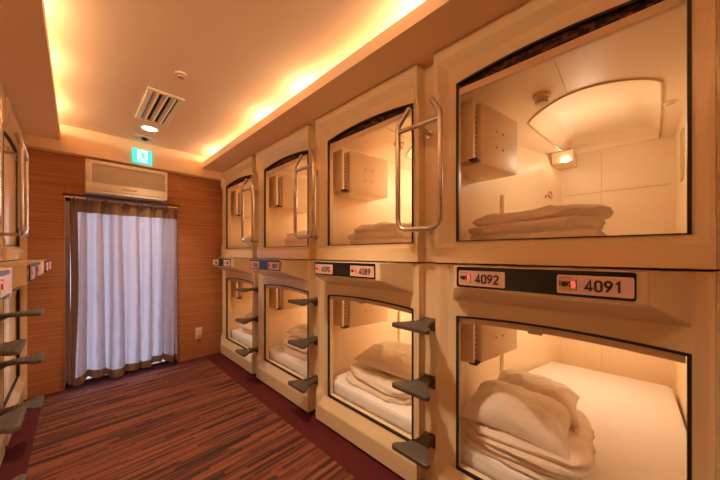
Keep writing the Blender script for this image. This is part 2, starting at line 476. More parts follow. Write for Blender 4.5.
def make_capsule(x, yc, lower, label, group, rz=0):
    zr = -1.28 if lower else -.047
    root = empty('sleeping_capsule', (x, yc, zr), label, 'sleeping capsule', group, rz)
    for src in pan[lower]:
        c = src.copy(); COL.objects.link(c); c.parent = root; c.location = (0, 0, -zr)
    c = liner0.copy(); COL.objects.link(c); c.parent = root; c.location = (0, 0, (DZ if lower else 0)-zr)
    blind(root, lower)
    if not lower:
        b = MB(); b.box(.105, 1.80, -.512, .17, IZ0, .060, .02); b.build('bed_pad', M['sheet'], root, (0, 0, -zr), smooth=40)
        b = MB(); b.box(.105, 1.10, .172, .435, IZ0, .060, .02); b.build('bed_pad_wing', M['sheet'], root, (0, 0, -zr), smooth=40)
    interior_parts(root, DZ if lower else 0)
    return root

GU, GL = 'upper capsules along the right wall', 'lower capsules along the right wall'
LABU = ['cream upper capsule above plate 4092, nearest, with smoke detector and lamp visible inside',
        'cream upper capsule above plate 4090, second column from the right edge',
        'cream upper capsule in the third column, two columns from the curtain wall',
        'cream upper capsule in the farthest right column, against the wood wall by the curtain']
LABL = ['cream lower capsule below plate 4091, nearest, with brightly lit white mattress',
        'cream lower capsule below plate 4089, second column from the right edge',
        'cream lower capsule in the third column, two columns from the curtain wall',
        'cream lower capsule in the farthest right column, beside the wall outlet']
ups, los = [], []
for k in range(4):
    if k == 0:
        u = make_capsule(FX, YC[0], False, LABU[0], GU); l = make_capsule(FX, YC[0], True, LABL[0], GL)
    else:
        u = copy_tree(ups[0]); u.location.y = YC[k]; u['label'] = LABU[k]
        l = copy_tree(los[0]); l.location.y = YC[k]; l['label'] = LABL[k]
    ups.append(u); los.append(l)
LLU = ['cream upper capsule in the left row, farthest, next to the wood wall', 'cream upper capsule in the left row, at the photo\'s left edge', 'cream upper capsule of the left row mostly outside the frame, closest to the viewer']
LLL = ['cream lower capsule in the left row, farthest, under the number plates by the wood wall', 'cream lower capsule in the left row, with wide sill at the photo\'s left edge', 'cream lower capsule of the left row mostly outside the frame, closest to the viewer']
for k, y in enumerate(LYC):
    for src, lab, g in ((ups[0], LLU, 'upper capsules along the left wall'), (los[0], LLL, 'lower capsules along the left wall')):
        c = copy_tree(src); c.location.x = LX; c.location.y = y; c.rotation_euler = (0, 0, PI); c['label'] = lab[k]; c['group'] = g
        lower = src is los[0]; zb = -1.08 if lower else .060   # these capsules have their blinds drawn
        b = MB(); n = 20; Y = [WY0+.009+(WY1-WY0-.018)*i/n for i in range(n+1)]
        for i in range(n):
            for x in (.0525, .0505):
                q = [(x, Y[i], zb+.004), (x, Y[i+1], zb+.004), (x, Y[i+1], arch(Y[i+1], lower)-.009), (x, Y[i], arch(Y[i], lower)-.009)]
                b.quad(*(q if x > .052 else q[::-1]))
        b.quad((.0505, Y[0], zb+.004), (.0505, Y[n], zb+.004), (.0525, Y[n], zb+.004), (.0525, Y[0], zb+.004))
        bmesh.ops.remove_doubles(b.bm, verts=b.bm.verts[:], dist=1e-5)
        b.build('drawn_blind', M['blindcloth'], c, (0, 0, -c.location.z), smooth=0)

# ------------------------------------------------------------------ number signs on the hoods
def arc(cx, cy, rx, ry, a0, a1, n=14):
    return [(cx+rx*math.cos(math.radians(a0+(a1-a0)*k/n)), cy+ry*math.sin(math.radians(a0+(a1-a0)*k/n))) for k in range(n+1)]
GLYPH = {   # centre lines of the digits in a cell .56 wide, 1 high
    '0': [arc(.28, .72, .20, .20, 0, 180)+arc(.28, .28, .20, .20, 180, 360)+[(.48, .72)]],
    '1': [[(.14, .74), (.31, .92), (.31, .06)]],
    '2': [arc(.28, .72, .20, .20, 170, -35)+[(.08, .08), (.52, .08)]],
    '4': [[(.54, .28), (.06, .28), (.38, .94), (.38, .06)]],
    '5': [[(.47, .92), (.14, .92), (.10, .55)]+arc(.27, .34, .21, .26, 125, -150)],
    '6': [[(.42, .93), (.20, .62)]+arc(.28, .30, .20, .23, 150, 510)],
    '7': [[(.06, .92), (.50, .92), (.22, .06)]],
    '8': [arc(.28, .73, .18, .19, 0, 360), arc(.28, .29, .21, .22, 0, 360)],
    '9': [[(.14, .07), (.36, .38)]+arc(.28, .70, .20, .23, -30, 330)]}
def digits(txt, h, X, yc, zc, parent):
    b = MB(); w = h*.62; t = h*.088; y = yc + w*len(txt)/2
    for ch in txt:
        for line in GLYPH[ch]:
            P = [Vector((y-(p[0]+.03)*h, zc+(p[1]-.5)*h)) for p in line]; L, R = [], []
            for i, p in enumerate(P):
                d1 = (P[min(i+1, len(P)-1)]-p); d0 = (p-P[max(i-1, 0)])
                if d1.length < 1e-7: d1 = d0
                if d0.length < 1e-7: d0 = d1
                n0, n1 = Vector((-d0.y, d0.x)).normalized(), Vector((-d1.y, d1.x)).normalized()
                m = (n0+n1); m = m.normalized() if m.length > .3 else n1
                k = t/max(.45, m.dot(n1)); L.append(p+m*k); R.append(p-m*k)
            for i in range(len(P)-1):
                b.quad((X, *L[i]), (X, *L[i+1]), (X, *R[i+1]), (X, *R[i]))
        y -= w
    bmesh.ops.remove_doubles(b.bm, verts=b.bm.verts[:], dist=1e-6)
    r = bmesh.ops.extrude_face_region(b.bm, geom=b.bm.faces[:])
    for v in r['geom']:
        if isinstance(v, bmesh.types.BMVert): v.co.x -= .0006
    bmesh.ops.recalc_face_normals(b.bm, faces=b.bm.faces[:])
    return b.build('digits', M['ink'], parent, smooth=0)
def rounded(y0, y1, z0, z1, r, n=5):
    pts = []
    for cy, cz, a0 in ((y1-r, z1-r, 0), (y0+r, z1-r, 90), (y0+r, z0+r, 180), (y1-r, z0+r, 270)):
        for k in range(n+1):
            a = math.radians(a0+90*k/n); pts.append((cy+r*math.cos(a), cz+r*math.sin(a)))
    return pts
def make_sign(x, yc, nums, label, group, rz=0):
    root = empty('number_sign', (x, yc, -.142), label, 'number sign', group, rz)
    zo = .142
    xf = -.1565
    b = MB(); b.prism(rounded(-.290, .258, -.142+zo, -.0562+zo, .008), xf, xf+.014, axis='X'); b.build('backing_panel', M['signblack'], root, smooth=30)
    b = MB(); b.prism(rounded(-.291, .259, -.143+zo, -.0556+zo, .009), xf+.004, xf+.010, axis='X'); b.build('edge_trim', M['chrome'], root, smooth=30)
    for (y0, y1, num) in ((.066, .247, nums[0]), (-.287+.002, -.098, nums[1])):
        z0, z1 = -.133+zo, -.0715+zo
        b = MB(); b.prism(rounded(y0, y1, z0, z1, .006), xf-.004, xf, axis='X'); pl = b.build('number_plate', M['plate'], root, smooth=30)
        L = y1-y0; h = z1-z0
        X = xf-.0046
        b = MB(); b.box(X, X+.0005, y1-.075*L-.19*L, y1-.03*L, z0+.14*h, z0+.72*h); b.build('icon_window', M['yellow'], pl, smooth=0)
        b = MB(); b.mi = 0
        b.cyl((X-.0003, y1-.105*L, z0+.50*h), .0085, .001, 'X', 20)
        b.box(X-.0006, X, y1-.055*L, y1-.035*L, z0+.42*h, z0+.68*h)
        b.box(X-.0006, X, y1-.165*L, y1-.145*L, z0+.40*h, z0+.62*h); b.box(X-.0006, X, y1-.19*L, y1-.155*L, z0+.58*h, z0+.66*h); b.box(X-.0006, X, y1-.20*L, y1-.18*L, z0+.36*h, z0+.56*h)
        b.box(X-.0006, X, y1-.285*L, y1-.272*L, z0+.20*h, z0+.78*h)
        for k in range(5): b.box(X-.0006, X, y1-(.06+.04*k)*L, y1-(.04+.04*k)*L, z0+.82*h, z0+.87*h)
        b.build('icon_marks', M['ink'], pl, smooth=0)
        b = MB(); b.box(X-.0006, X, y1-.262*L, y1-.212*L, z0+.32*h, z0+.68*h, .0002); b.box(X-.0008, X, y1-.27*L, y1-.20*L, z0+.47*h, z0+.55*h); b.build('red_indicator', M['redlamp'], pl, smooth=0)
        if num:
            digits(num, .0375, X, y1-.635*L, (z0+z1)/2-.001, pl)
    return root
SL = ['black number sign reading 4092 and 4091 on the nearest hood', 'black number sign reading 4090 and 4089 on the second hood',
      'small black number sign on the third hood, left of the 4090 sign', 'farthest black number sign of the right row, sticking out over the wood wall']
for k, n in enumerate((('4092', '4091'), ('4090', '4089'), ('4088', '4087'), ('4086', '4085'))):
    make_sign(FX, YC[k], n, SL[k], 'number signs of the right row')
for k, lab in enumerate(('number sign on the left row farthest hood, seen edge on by the wood wall', 'number sign on the left row second hood, seen nearly edge on', 'number sign at the photo\'s left edge, nearest of the left row')):
    make_sign(LX, LYC[k]-(.15 if k == 2 else 0), (None, None), lab, 'number signs of the left row', PI)

# ------------------------------------------------------------------ grab handles and step treads
def bend(pts, r, n=7):
    out = [Vector(pts[0])]
    for i in range(1, len(pts)-1):
        a, p, c = Vector(pts[i-1]), Vector(pts[i]), Vector(pts[i+1])
        u, v = (a-p).normalized(), (c-p).normalized()
        ang = u.angle(v); d = min(r/math.tan(ang/2), .49*(a-p).length, .49*(c-p).length)
        s, e = p+u*d, p+v*d
        for k in range(n+1):
            t = k/n; out.append(s*(1-t)**2+p*2*t*(1-t)+e*t*t)
    out.append(Vector(pts[-1])); return out
def make_handle(x, y, label, group, rz=0):
    root = empty('grab_handle', (x, y, .11), label, 'grab handle', group, rz)
    X = -.071; z = lambda v: v-.11
    b = MB(); b.tube(bend([(X+.02, .068, z(.775)), (X, .125, z(.69)), (X, .125, z(.126)), (X, -.125, z(.126)), (X, -.125, z(.69)), (X+.02, -.072, z(.775))], .065), .0142, 16)
    b.sphere((X+.02, .068, z(.775)), .0135).sphere((X+.02, -.072, z(.775)), .0135)
    b.build('rail', M['steel'], root, smooth=60)
    b = MB(); b.tube([(X, .125, z(.66)), (X, -.125, z(.66))], .0125, 16); b.build('crossbar', M['steel'], root, smooth=60)
    for zz in (.66, .126):
        b = MB(); b.tube([(X, .0, z(zz)), (.066, .012, z(zz))], .011, 14); b.cyl((.063, .012, z(zz)), .022, .008, 'X', 24); b.build('bracket', M['steel'], root, smooth=60)
    return root
def make_tread(x, y, ztop, label, group, rz=0):
    root = empty('step_tread', (x, y, ztop-.05), label, 'step', group, rz)
    half = [(-.158, .0), (-.158, .092), (-.152, .105), (-.140, .110), (-.125, .104), (-.085, .066), (-.045, .043), (.0, .036), (.050, .034)]
    pts = half[1:] + [(px, -py) for px, py in reversed(half[1:])]
    b = MB(); b.prism(pts, .028, .05, bev=.004); b.build('step_plate', M['tread'], root, smooth=35)
    b = MB()
    for k in range(7):
        px = -.146+.020*k; w = .088-.0102*max(0, k-1)*1.0
        b.box(px, px+.010, -w, w, .0495, .0512)
    b.build('grip_ribs', M['grip'], root, smooth=0)
    b = MB(); b.box(.045, .066, -.036, .036, -.012, .056, .005); b.prism([(-.02, .03), (.05, .03), (.05, -.006)], -.010, .010, axis='Y'); b.build('mounting_bracket', M['tread'], root, smooth=35)
    return root
h0 = t0 = None
WHERE = ['between the 4092 and 4090 columns', 'between the second and third columns', 'between the third and farthest columns']
for k, y in enumerate(GAPS):
    lab = 'bent steel grab handle ' + WHERE[k] + ' of the right row'
    if h0 is None: h0 = make_handle(FX, y, lab, 'grab handles of the right row')
    else: c = copy_tree(h0); c.location.y = y; c['label'] = lab
    for z, nm in ((-.360, 'top'), (-.675, 'middle'), (-.995, 'lowest')):
        lab = nm + ' grey metal step ' + WHERE[k] + ' of the right row'
        if t0 is None: t0 = make_tread(FX, y, z, lab, 'steps of the right row')
        else: c = copy_tree(t0); c.location.y = y; c.location.z = z-.05; c['label'] = lab
for k, y in enumerate(LGAPS):
    lab = ('steel grab handle on the left row, the whole one by the wood wall', 'steel grab handle cut off at the photo\'s left edge')[k]
    c = copy_tree(h0); c.location.x = LX; c.location.y = y; c.rotation_euler = (0, 0, PI); c['label'] = lab; c['group'] = 'grab handles of the left row'
    for z, nm in ((-.395, 'top'), (-.71, 'middle'), (-1.02, 'lowest')):
        c = copy_tree(t0); c.location = (LX, y, z-.05); c.rotation_euler = (0, 0, PI)
        c['label'] = nm + (' grey metal step on the left row, in the farther set against the wood wall', ' grey metal step on the left row, in the nearer set at the photo\'s edge')[k]; c['group'] = 'steps of the left row'

# ------------------------------------------------------------------ bedding
def mattress(k, lower, label):
    zt = -1.0 if lower else .060; zb = (DZ if lower else 0)+IZ0
    b = MB()
    b.prism([(.105, .440), (1.08, .430), (1.80, .245), (1.83, -.490), (1.78, -.512), (.105, -.512)], 0.0, zt-zb, bev=.022)
    bmesh.ops.subdivide_edges(b.bm, edges=b.bm.edges[:], cuts=3, use_grid_fill=True)
    o = b.build('mattress', M['sheet'], None, (FX, YC[k], zb), smooth=60)
    return tag(o, label, 'mattress', 'mattresses in the right row')
ML = ['wide white mattress brightly lit in the lower capsule under 4091', 'white mattress in the lower capsule under 4089', 'white mattress in the third column lower capsule', 'white mattress in the farthest lower capsule']
for k in range(4): mattress(k, True, ML[k])
def ridged(v, p=3):
    return (1-abs(noise.noise(v)))**p
def wrinkle(x, y, seed):
    v = Vector((x*3.4+y*1.3+seed*7.3, y*5.2-x*1.1, seed*1.9))
    return .55*ridged(v, 5) + .3*ridged(v*2.1+Vector((3, 1, 2)), 4) + .25*noise.noise(v*.9)
def bundle(name, lx, ly, h, layers, seed, loc, rz, mat, label, cat, group, ex=4.2, crease=.07, amp=.016, sag=.0, slope=(0, 0)):
    """Bedding folded into flat layers: one closed skin with creases between the folds."""
    b = MB(); bm = b.bm; n = 120; rings = []; rnd = random.Random(seed)
    lay = [(rnd.uniform(-.018, .018), rnd.uniform(-.022, .022), rnd.uniform(-.05, .05), rnd.uniform(.94, 1.03)) for _ in range(layers)]
    per = 10; m = layers*per
    def P(a, s, z, L, q):
        ca, sa = math.cos(a), math.sin(a); ox, oy, rr, sc = L
        x = math.copysign(abs(ca)**(2/ex), ca)*lx/2*s*sc; y = math.copysign(abs(sa)**(2/ex), sa)*ly/2*s*sc
        x, y = x*math.cos(rr)-y*math.sin(rr)+ox, x*math.sin(rr)+y*math.cos(rr)+oy
        k = z/h
        d = noise.noise(Vector((x*3+seed*5.1, y*3, z*9)))*amp + (ridged(Vector((x*7+seed, y*7, z*16)), 4)-.45)*amp*.9
        r = math.hypot(x, y)+1e-6
        wob = noise.noise(Vector((x*3.2+seed, y*3.2, 4.1+q*.6)))*amp*1.1*k
        zz = z + wob + (slope[0]*x+slope[1]*y)*k - sag*((x/(lx/2))**2*.5+(y/(ly/2))**2*.5)*k*k
        return Vector((x+x/r*d, y+y/r*d, max(zz, 0)))
    for j in range(m+1):
        z = h*j/m; q = min(j/per, layers-.001); li = int(q); t = q-li
        f = sst(.80, 1, t) if li < layers-1 else 0
        L = tuple(u*(1-f)+v*f for u, v in zip(lay[li], lay[min(li+1, layers-1)]))
        prof = 1 - crease*(1-abs(math.sin(PI*min(.999, max(.001, t))))**.4)
        if j == m: prof = 1-crease*.75
        rings.append([bm.verts.new(P(2*PI*i/n, prof, z, L, q)) for i in range(n)])
    for j in range(m):
        for i in range(n): bm.faces.new((rings[j][i], rings[j][(i+1) % n], rings[j+1][(i+1) % n], rings[j+1][i]))
    last = rings[-1]; base = 1-crease*.75
    S = [.975, .94, .89, .83, .76, .68, .6, .51, .42, .33, .24, .15, .07]
    for s_ in S:
        ring = []
        for i in range(n):
            p = P(2*PI*i/n, base*s_, h, lay[-1], layers)
            p.z += .020*(1-s_**4) + (wrinkle(p.x, p.y, seed)-.45)*amp*1.6*sst(1., .8, s_)
            ring.append(bm.verts.new(p))
        for i in range(n): bm.faces.new((last[i], last[(i+1) % n], ring[(i+1) % n], ring[i]))
        last = ring
    bm.faces.new(last); bm.faces.new(rings[0][::-1])
    bmesh.ops.recalc_face_normals(bm, faces=bm.faces[:])
    o = b.build(name, mat, None, loc, smooth=80); o.rotation_euler = (0, 0, rz)
    return tag(o, label, cat, group)
def pillow(lx, ly, t, seed, loc, rot, mat, label, group, bow=0., name='pillow', cat='pillow'):
    b = MB(); bm = b.bm; n = 64; top, bot = {}, {}
    for i in range(n+1):
        for j in range(n+1):
            u, v = -1+2*i/n, -1+2*j/n
            x = lx/2*u*(1-.09*(1-v*v)*u*u); y = ly/2*v*(1-.09*(1-u*u)*v*v)
            prof = (max(0, 1-abs(u)**3)*max(0, 1-abs(v)**3))**.5
            e = min(1, prof*1.6)
            w = (wrinkle(x*1.0, y*.9, seed)-.45)*.020*e + noise.noise(Vector((x*5+seed, y*5, 1.7)))*.022*e
            zz = -bow*(u*u*.6+v*v)
            top[i, j] = bm.verts.new((x, y, t*.60*prof + w + zz))
            bot[i, j] = top[i, j] if i in (0, n) or j in (0, n) else bm.verts.new((x, y, -t*.40*prof+zz))
    for i in range(n):
        for j in range(n):
            bm.faces.new((top[i, j], top[i+1, j], top[i+1, j+1], top[i, j+1]))
            f = (bot[i, j], bot[i, j+1], bot[i+1, j+1], bot[i+1, j])
            try: bm.faces.new(f)
            except ValueError: pass
    bmesh.ops.recalc_face_normals(bm, faces=bm.faces[:])
    o = b.build(name, mat, None, loc, smooth=80); o.rotation_euler = rot
    return tag(o, label, cat, group)

zm = -1.0
# nearest lower capsule: layers of folded duvet with two pillows heaped on top
bundle('folded_duvet', .56, .52, .12, 4, 1, (1.690, .400, zm), .04, M['duvet'], 'cream duvet folded in thin layers under the heaped pillows below plate 4091', 'duvet', 'folded duvets', amp=.018, crease=.06)
pillow(.36, .44, .14, 6, (1.86, .400, zm+.200), (.0, -.02, .10), M['pillow'], 'cream pillow at the back of the heap below plate 4091', 'pillows on the bedding piles', bow=.03)
pillow(.36, .48, .15, 2, (1.61, .420, zm+.190), (.04, -.12, .06), M['pillow'], 'cream crumpled pillow at the front of the heap below plate 4091', 'pillows on the bedding piles', bow=.03)
# second lower capsule
bundle('folded_duvet', .52, .62, .10, 2, 3, (1.72, YC[1]+.04, zm), -.03, M['duvet'], 'cream duvet folded flat under the pillow in the capsule below 4089', 'duvet', 'folded duvets', amp=.02)
pillow(.44, .56, .15, 5, (1.74, YC[1]-.02, zm+.185), (.05, -.06, .10), M['pillow'], 'white pillow topping the bedding pile below plate 4089', 'pillows on the bedding piles')
for k, s in ((2, 8), (3, 12)):
    bundle('folded_duvet', .50, .58, .12, 2, s, (1.72, YC[k]+.03, zm), .02, M['duvet'], ('cream folded duvet seen behind the steps of the third column lower capsule', 'cream folded duvet in the farthest lower capsule of the right row')[k-2], 'duvet', 'folded duvets')
    pillow(.42, .54, .13, s+1, (1.74, YC[k]-.02, zm+.185), (.03, -.04, .06), M['pillow'], ('white pillow on the folded duvet in the third column lower capsule', 'white pillow on the folded duvet in the farthest lower capsule')[k-2], 'pillows on the bedding piles')
# upper capsules: blankets folded flat
BL = ['beige blanket folded flat in the upper capsule above 4092', 'white blanket folded flat in the upper capsule above 4090', 'white folded blanket just showing in the third column upper capsule', 'white folded blanket just showing in the farthest upper capsule']
for k in range(4):
    bundle('folded_blanket', .46, .58, .160, 3, 20+k, (1.74, YC[k]+.100, .060), (-.05, .05, .02, -.02)[k], M['beigeduvet'] if k == 0 else M['duvet'], BL[k], 'blanket', 'folded blankets in the upper capsules', ex=3.2, amp=.024, sag=.035, crease=.08)

# ------------------------------------------------------------------ the room
b = MB(); b.mi = 0
b.box(-2.5, -.205, -2.6, 3.95, FLOOR-.05, FLOOR); b.box(1.13, 3.5, -2.6, 3.95, FLOOR-.05, FLOOR); b.box(-.205, 1.13, 3.755, 3.95, FLOOR-.05, FLOOR)
b.mi = 1; b.box(-.205, 1.13, -2.6, 3.755, FLOOR-.05, FLOOR)
struct(b.build('floor', [M['border'], M['carpet']], smooth=0))
b = MB(); b.box(-2.5, 3.5, -2.6, 4.2, 1.195, 1.28); struct(b.build('ceiling', M['ceiling'], smooth=0))
# soffits with the upstand that hides the cove lamps, and the bulkhead over the curtain wall
b = MB(); b.prism([(1.075, 1.045), (3.45, 1.045), (3.45, 1.072), (1.10, 1.072), (1.10, 1.117), (1.075, 1.117)], -2.6, 3.76, axis='Y'); struct(b.build('trim_1', M['soffit'], smooth=0))
b = MB(); b.prism([(-.10, 1.045), (-2.45, 1.045), (-2.45, 1.072), (-.125, 1.072), (-.125, 1.117), (-.10, 1.117)], -2.6, 3.76, axis='Y'); struct(b.build('trim_2', M['soffit'], smooth=0))
b = MB(); b.box(-.365, 1.37, 3.75, 3.92, .945, 1.2); struct(b.build('trim_3', M['soffit'], smooth=0))
# back wall with the curtained opening, panel joint grooved
OX0, OX1, OZ = -.075, .845, .545
b = MB(); b.mi = 0
for (x0, x1, z0, z1) in ((-.305, OX0, FLOOR, .653), (OX1, 1.372, FLOOR, .653), (-.305, 1.372, .657, 1.0), (OX0, OX1, OZ, .653)):
    b.box(x0, x1, YB, YB+.07, z0, z1)
b.mi = 1; b.box(-.305, 1.372, YB+.004, YB+.07, .65, .66); b.box(OX0+.001, OX0+.004, YB-.001, YB+.01, .54, .65); b.box(OX1-.004, OX1-.001, YB-.001, YB+.01, .54, .65)
struct(b.build('wall_back', [M['wood'], M['frame']], smooth=0))
b = MB(); b.box(1.37, 3.5, YB+.08, YB+.16, FLOOR, 1.25); b.box(-2.5, -.30, 4.06, 4.14, FLOOR, 1.25); b.box(-.345, -.305, YB+.0, 4.14, FLOOR, 1.0); struct(b.build('wall_back.001', M['soffit'], smooth=0))
b = MB(); b.box(3.4, 3.5, -2.6, 4.1, FLOOR, 1.25); struct(b.build('wall_right', M['soffit'], smooth=0))
b = MB(); b.box(-2.5, -2.4, -2.6, 4.14, FLOOR, 1.25); struct(b.build('wall_left', M['soffit'], smooth=0))
b = MB(); b.box(-2.5, 3.5, -2.7, -2.6, FLOOR, 1.25); struct(b.build('wall_front', M['wood'], smooth=0))
b = MB(); b.box(1.368, 1.42, -2.6, -.237, FLOOR, 1.045); struct(b.build('wall_right.001', M['shell'], smooth=0))
b = MB(); b.box(-.42, -.36, -2.6, LYC[2]-PITCH/2, FLOOR, 1.045); struct(b.build('wall_left.001', M['shell'], smooth=0))
b = MB(); b.box(1.345, 1.37, -.237, YB, FLOOR, -1.272); struct(b.build('baseboard_right', M['dark'], smooth=0))
b = MB(); b.box(-.36, -.335, LYC[2]-PITCH/2, YB, FLOOR, -1.272); struct(b.build('baseboard_left', M['dark'], smooth=0))

# glazed door behind the curtain
b = MB(); b.mi = 0
for (x0, x1, z0, z1) in ((OX0, OX0+.035, FLOOR, OZ), (OX1-.035, OX1, FLOOR, OZ), (OX0, OX1, OZ-.035, OZ), (OX0, OX1, FLOOR, FLOOR+.03), (.37, .40, FLOOR, OZ)):
    b.box(x0, x1, YB+.075, YB+.115, z0, z1)
dr = struct(b.build('door_1', M['steel'], smooth=0))
def glass():
    m = bpy.data.materials.new('door_glass'); m.use_nodes = True
    nt = m.node_tree; nt.nodes.remove(nt.nodes['Principled BSDF'])
    t = nt.nodes.new('ShaderNodeBsdfTransparent'); t.inputs[0].default_value = (.95, .97, 1, 1)
    g = nt.nodes.new('ShaderNodeBsdfGlossy'); g.inputs['Roughness'].default_value = .03
    f = nt.nodes.new('ShaderNodeFresnel'); f.inputs[0].default_value = 1.45
    mx = nt.nodes.new('ShaderNodeMixShader')
    nt.links.new(f.outputs[0], mx.inputs[0]); nt.links.new(t.outputs[0], mx.inputs[1]); nt.links.new(g.outputs[0], mx.inputs[2]); nt.links.new(mx.outputs[0], nt.nodes['Material Output'].inputs[0])
    return m
b = MB(); b.box(OX0+.03, .375, YB+.092, YB+.097, FLOOR+.028, OZ-.03); b.box(.395, OX1-.03, YB+.092, YB+.097, FLOOR+.028, OZ-.03); b.build('pane', glass(), dr, smooth=0)

# curtain and its rail
rail = empty('curtain_rail', (.385, YB-.06, .54), 'dark double curtain rail under the air conditioner', 'curtain rail')
b = MB(); b.box(-.475, .470, -.012, .006, .010, .026, .003); b.box(-.475, -.468, -.012, .06, .008, .028); b.box(.463, .470, -.012, .06, .008, .028); b.build('upper_track', M['frame'], rail, smooth=30)
b = MB(); b.tube([(-.460, -.002, -.008), (.455, -.002, -.008)], .008, 12); b.build('rod', M['chrome'], rail, smooth=60)
CX0, CX1, CZ1 = -.042, .822, .522
def make_curtain():
    b = MB(); bm = b.bm; nx, nz = 220, 70; V = {}
    pleats = [.03, .115, .245, .37, .51, .635, .755]
    for i in range(nx+1):
        for j in range(nz+1):
            s = i/nx; t = j/nz     # t = 0 top
            x0 = s*(CX1-CX0)
            z_hem = -1.236 + .018*math.sin(s*9+.6) - .012*math.sin(s*21) + .004*s - .035*sst(.13, .03, s)
            z = CZ1 + (z_hem-CZ1)*t
            ph = 2*PI*(s*7.2 + .14*math.sin(s*8.5) + .10*math.sin(t*2.3+s*5))
            am = (.030+.020*t)*(.85+.25*math.sin(s*5.1+1))
            y = am*(math.sin(ph)+.28*math.sin(2*ph+.6)+.12*math.sin(3*ph)) + .010*math.sin(ph*2.1+t*2.5)*t + .012*math.sin(s*3.7+t*1.6)
            x = CX0 + x0 + .016*math.cos(ph)*(.5+.5*t)*sst(0, .05, s)*sst(1, .95, s)
            x += (-.012*sst(.4, 1, t)*(1-s)) + .014*(1-2*s)*sst(.0, .5, t)*sst(1, .5, t)*.5
            for p in pleats:     # pinch pleats at the heading
                d = (x0-p)/.016
                if abs(d) < 3: y -= .034*math.exp(-d*d)*math.exp(-t*11)
            n3 = noise.noise(Vector((x*6, z*3.2, 3.3)))*.016*t + noise.noise(Vector((x*16, z*10+x*6, 7.7)))*.010*(.2+t)
            V[i, j] = bm.verts.new((x, y+n3, z-.54))
    for i in range(nx):
        for j in range(nz):
            f = bm.faces.new((V[i, j], V[i+1, j], V[i+1, j+1], V[i, j+1]))
            s = i/nx; t = j/nz
            f.material_index = 1 if (s < .068 or t < .058 or t > .948) else 0
    return b
crt = empty('curtain', (0, YB-.070, .54), 'pale lavender pleated curtain with brown hem, backlit over the end door', 'curtain')
make_curtain().build('curtain_cloth', [M['curtain'], M['hem']], crt, smooth=80)
for p in (.03, .115, .245, .37, .51, .635, .755):
    b = MB(); b.tube([(CX0+p, -.016, .0), (CX0+p, -.045, -.012), (CX0+p, -.062, -.05), (CX0+p, -.058, -.085)], .0055, 8); b.build('hook', M['frame'], crt, smooth=60)

# air conditioner
ac = empty('air_conditioner', (.385, YB, .60), 'cream wall air conditioner above the curtain, below the exit sign', 'air conditioner')
b = MB(); b.mi = 0
W = .325
b.box(-W, W, -.145, 0, .0, .30, .010); b.build('housing', M['plastic'], ac, smooth=35)
b = MB()
for (x0, x1, z0, z1) in ((-W, W, .265, .302), (-W, W, .012, .085), (-W, -W+.045, .08, .27), (W-.03, W, .08, .27)): b.box(x0, x1, -.165, -.14, z0, z1, .005)
b.build('front_frame', M['plastic'], ac, smooth=35)
b = MB(); b.box(-W+.04, W-.025, -.152, -.143, .08, .27)
for k in range(24): x = -W+.05+k*.0245; b.box(x, x+.003, -.1545, -.15, .082, .268)
for k in range(9): z = .092+k*.02; b.box(-W+.04, W-.025, -.1535, -.15, z, z+.002)
b.build('grille', M['grille'], ac, smooth=0)
b = MB(); b.box(-W+.004, W-.004, -.158, -.02, -.012, .012, .005); b.build('air_flap', M['whiteplastic'], ac, smooth=35)
b = MB(); b.prism([(-.065, .05), (-.05, .062), (.05, .062), (.065, .05), (.05, .038), (-.05, .038)], -.170, -.16, axis='Y'); b.build('latch', M['rim'], ac, smooth=0)

# exit sign, lit, on the bulkhead
ex = empty('exit_sign', (.493, 3.75, .965), 'small lit green and white running man exit sign on the bulkhead', 'exit sign')
b = MB(); b.box(-.08, .08, -.028, 0, 0, .145, .003); b.build('light_box', M['exitgreen'], ex, smooth=0)
b = MB(); b.box(-.040, .045, -.0295, -.027, .012, .133); b.build('doorway_panel', M['exitwhite'], ex, smooth=0)
b = MB()
def limb(p, r=.0065):
    for a, c in zip(p, p[1:]):
        d = Vector((c[0]-a[0], c[1]-a[1])); n = Vector((-d.y, d.x)).normalized()*r
        q = [(a[0]+n.x, a[1]+n.y), (c[0]+n.x, c[1]+n.y), (c[0]-n.x, c[1]-n.y), (a[0]-n.x, a[1]-n.y)]
        b.prism(q, -.0308, -.0293, axis='Y')
    for a in p: b.cyl((a[0], -.03005, a[1]), r, .0014, 'Y', 12)
b.cyl((-.008, -.03005, .117), .010, .0015, 'Y', 18)
limb([(.002, .100), (.012, .066)], .010); limb([(0, .100), (-.020, .092), (-.028, .076)], .005); limb([(.004, .100), (.026, .088), (.036, .096)], .005)
limb([(.012, .064), (-.012, .050), (-.022, .028)], .0065); limb([(.014, .064), (.024, .042), (.040, .030)], .0065)
b.build('running_figure', M['exitfigure'], ex, smooth=0)

# ceiling fittings
def downlight(x, y, label):
    r = empty('downlight', (x, y, 1.195), label, 'ceiling light', 'round ceiling downlights')
    b = MB()
    n = 40
    for i in range(n):
        a0, a1 = 2*PI*i/n, 2*PI*(i+1)/n
        pr = [(.056, 0.0), (.075, -.0), (.075, -.006), (.060, -.010), (.056, -.004)]
        for (r0, z0), (r1, z1) in zip(pr, pr[1:]):
            b.quad((r0*math.cos(a0), r0*math.sin(a0), z0), (r1*math.cos(a0), r1*math.sin(a0), z1), (r1*math.cos(a1), r1*math.sin(a1), z1), (r0*math.cos(a1), r0*math.sin(a1), z0))
    b.build('trim_ring', M['whiteplastic'], r, smooth=40)
    b = MB(); b.cyl((0, 0, -.003), .056, .005, n=40); b.build('lens', M['downglow'], r, smooth=30)
    return r
downlight(.487, 3.27, 'round white downlight glowing in the ceiling near the exit sign')
downlight(.487, 1.12, 'added unseen ceiling downlight above the frame, for fill light')  # added fitting, brightens the floor and lower panels
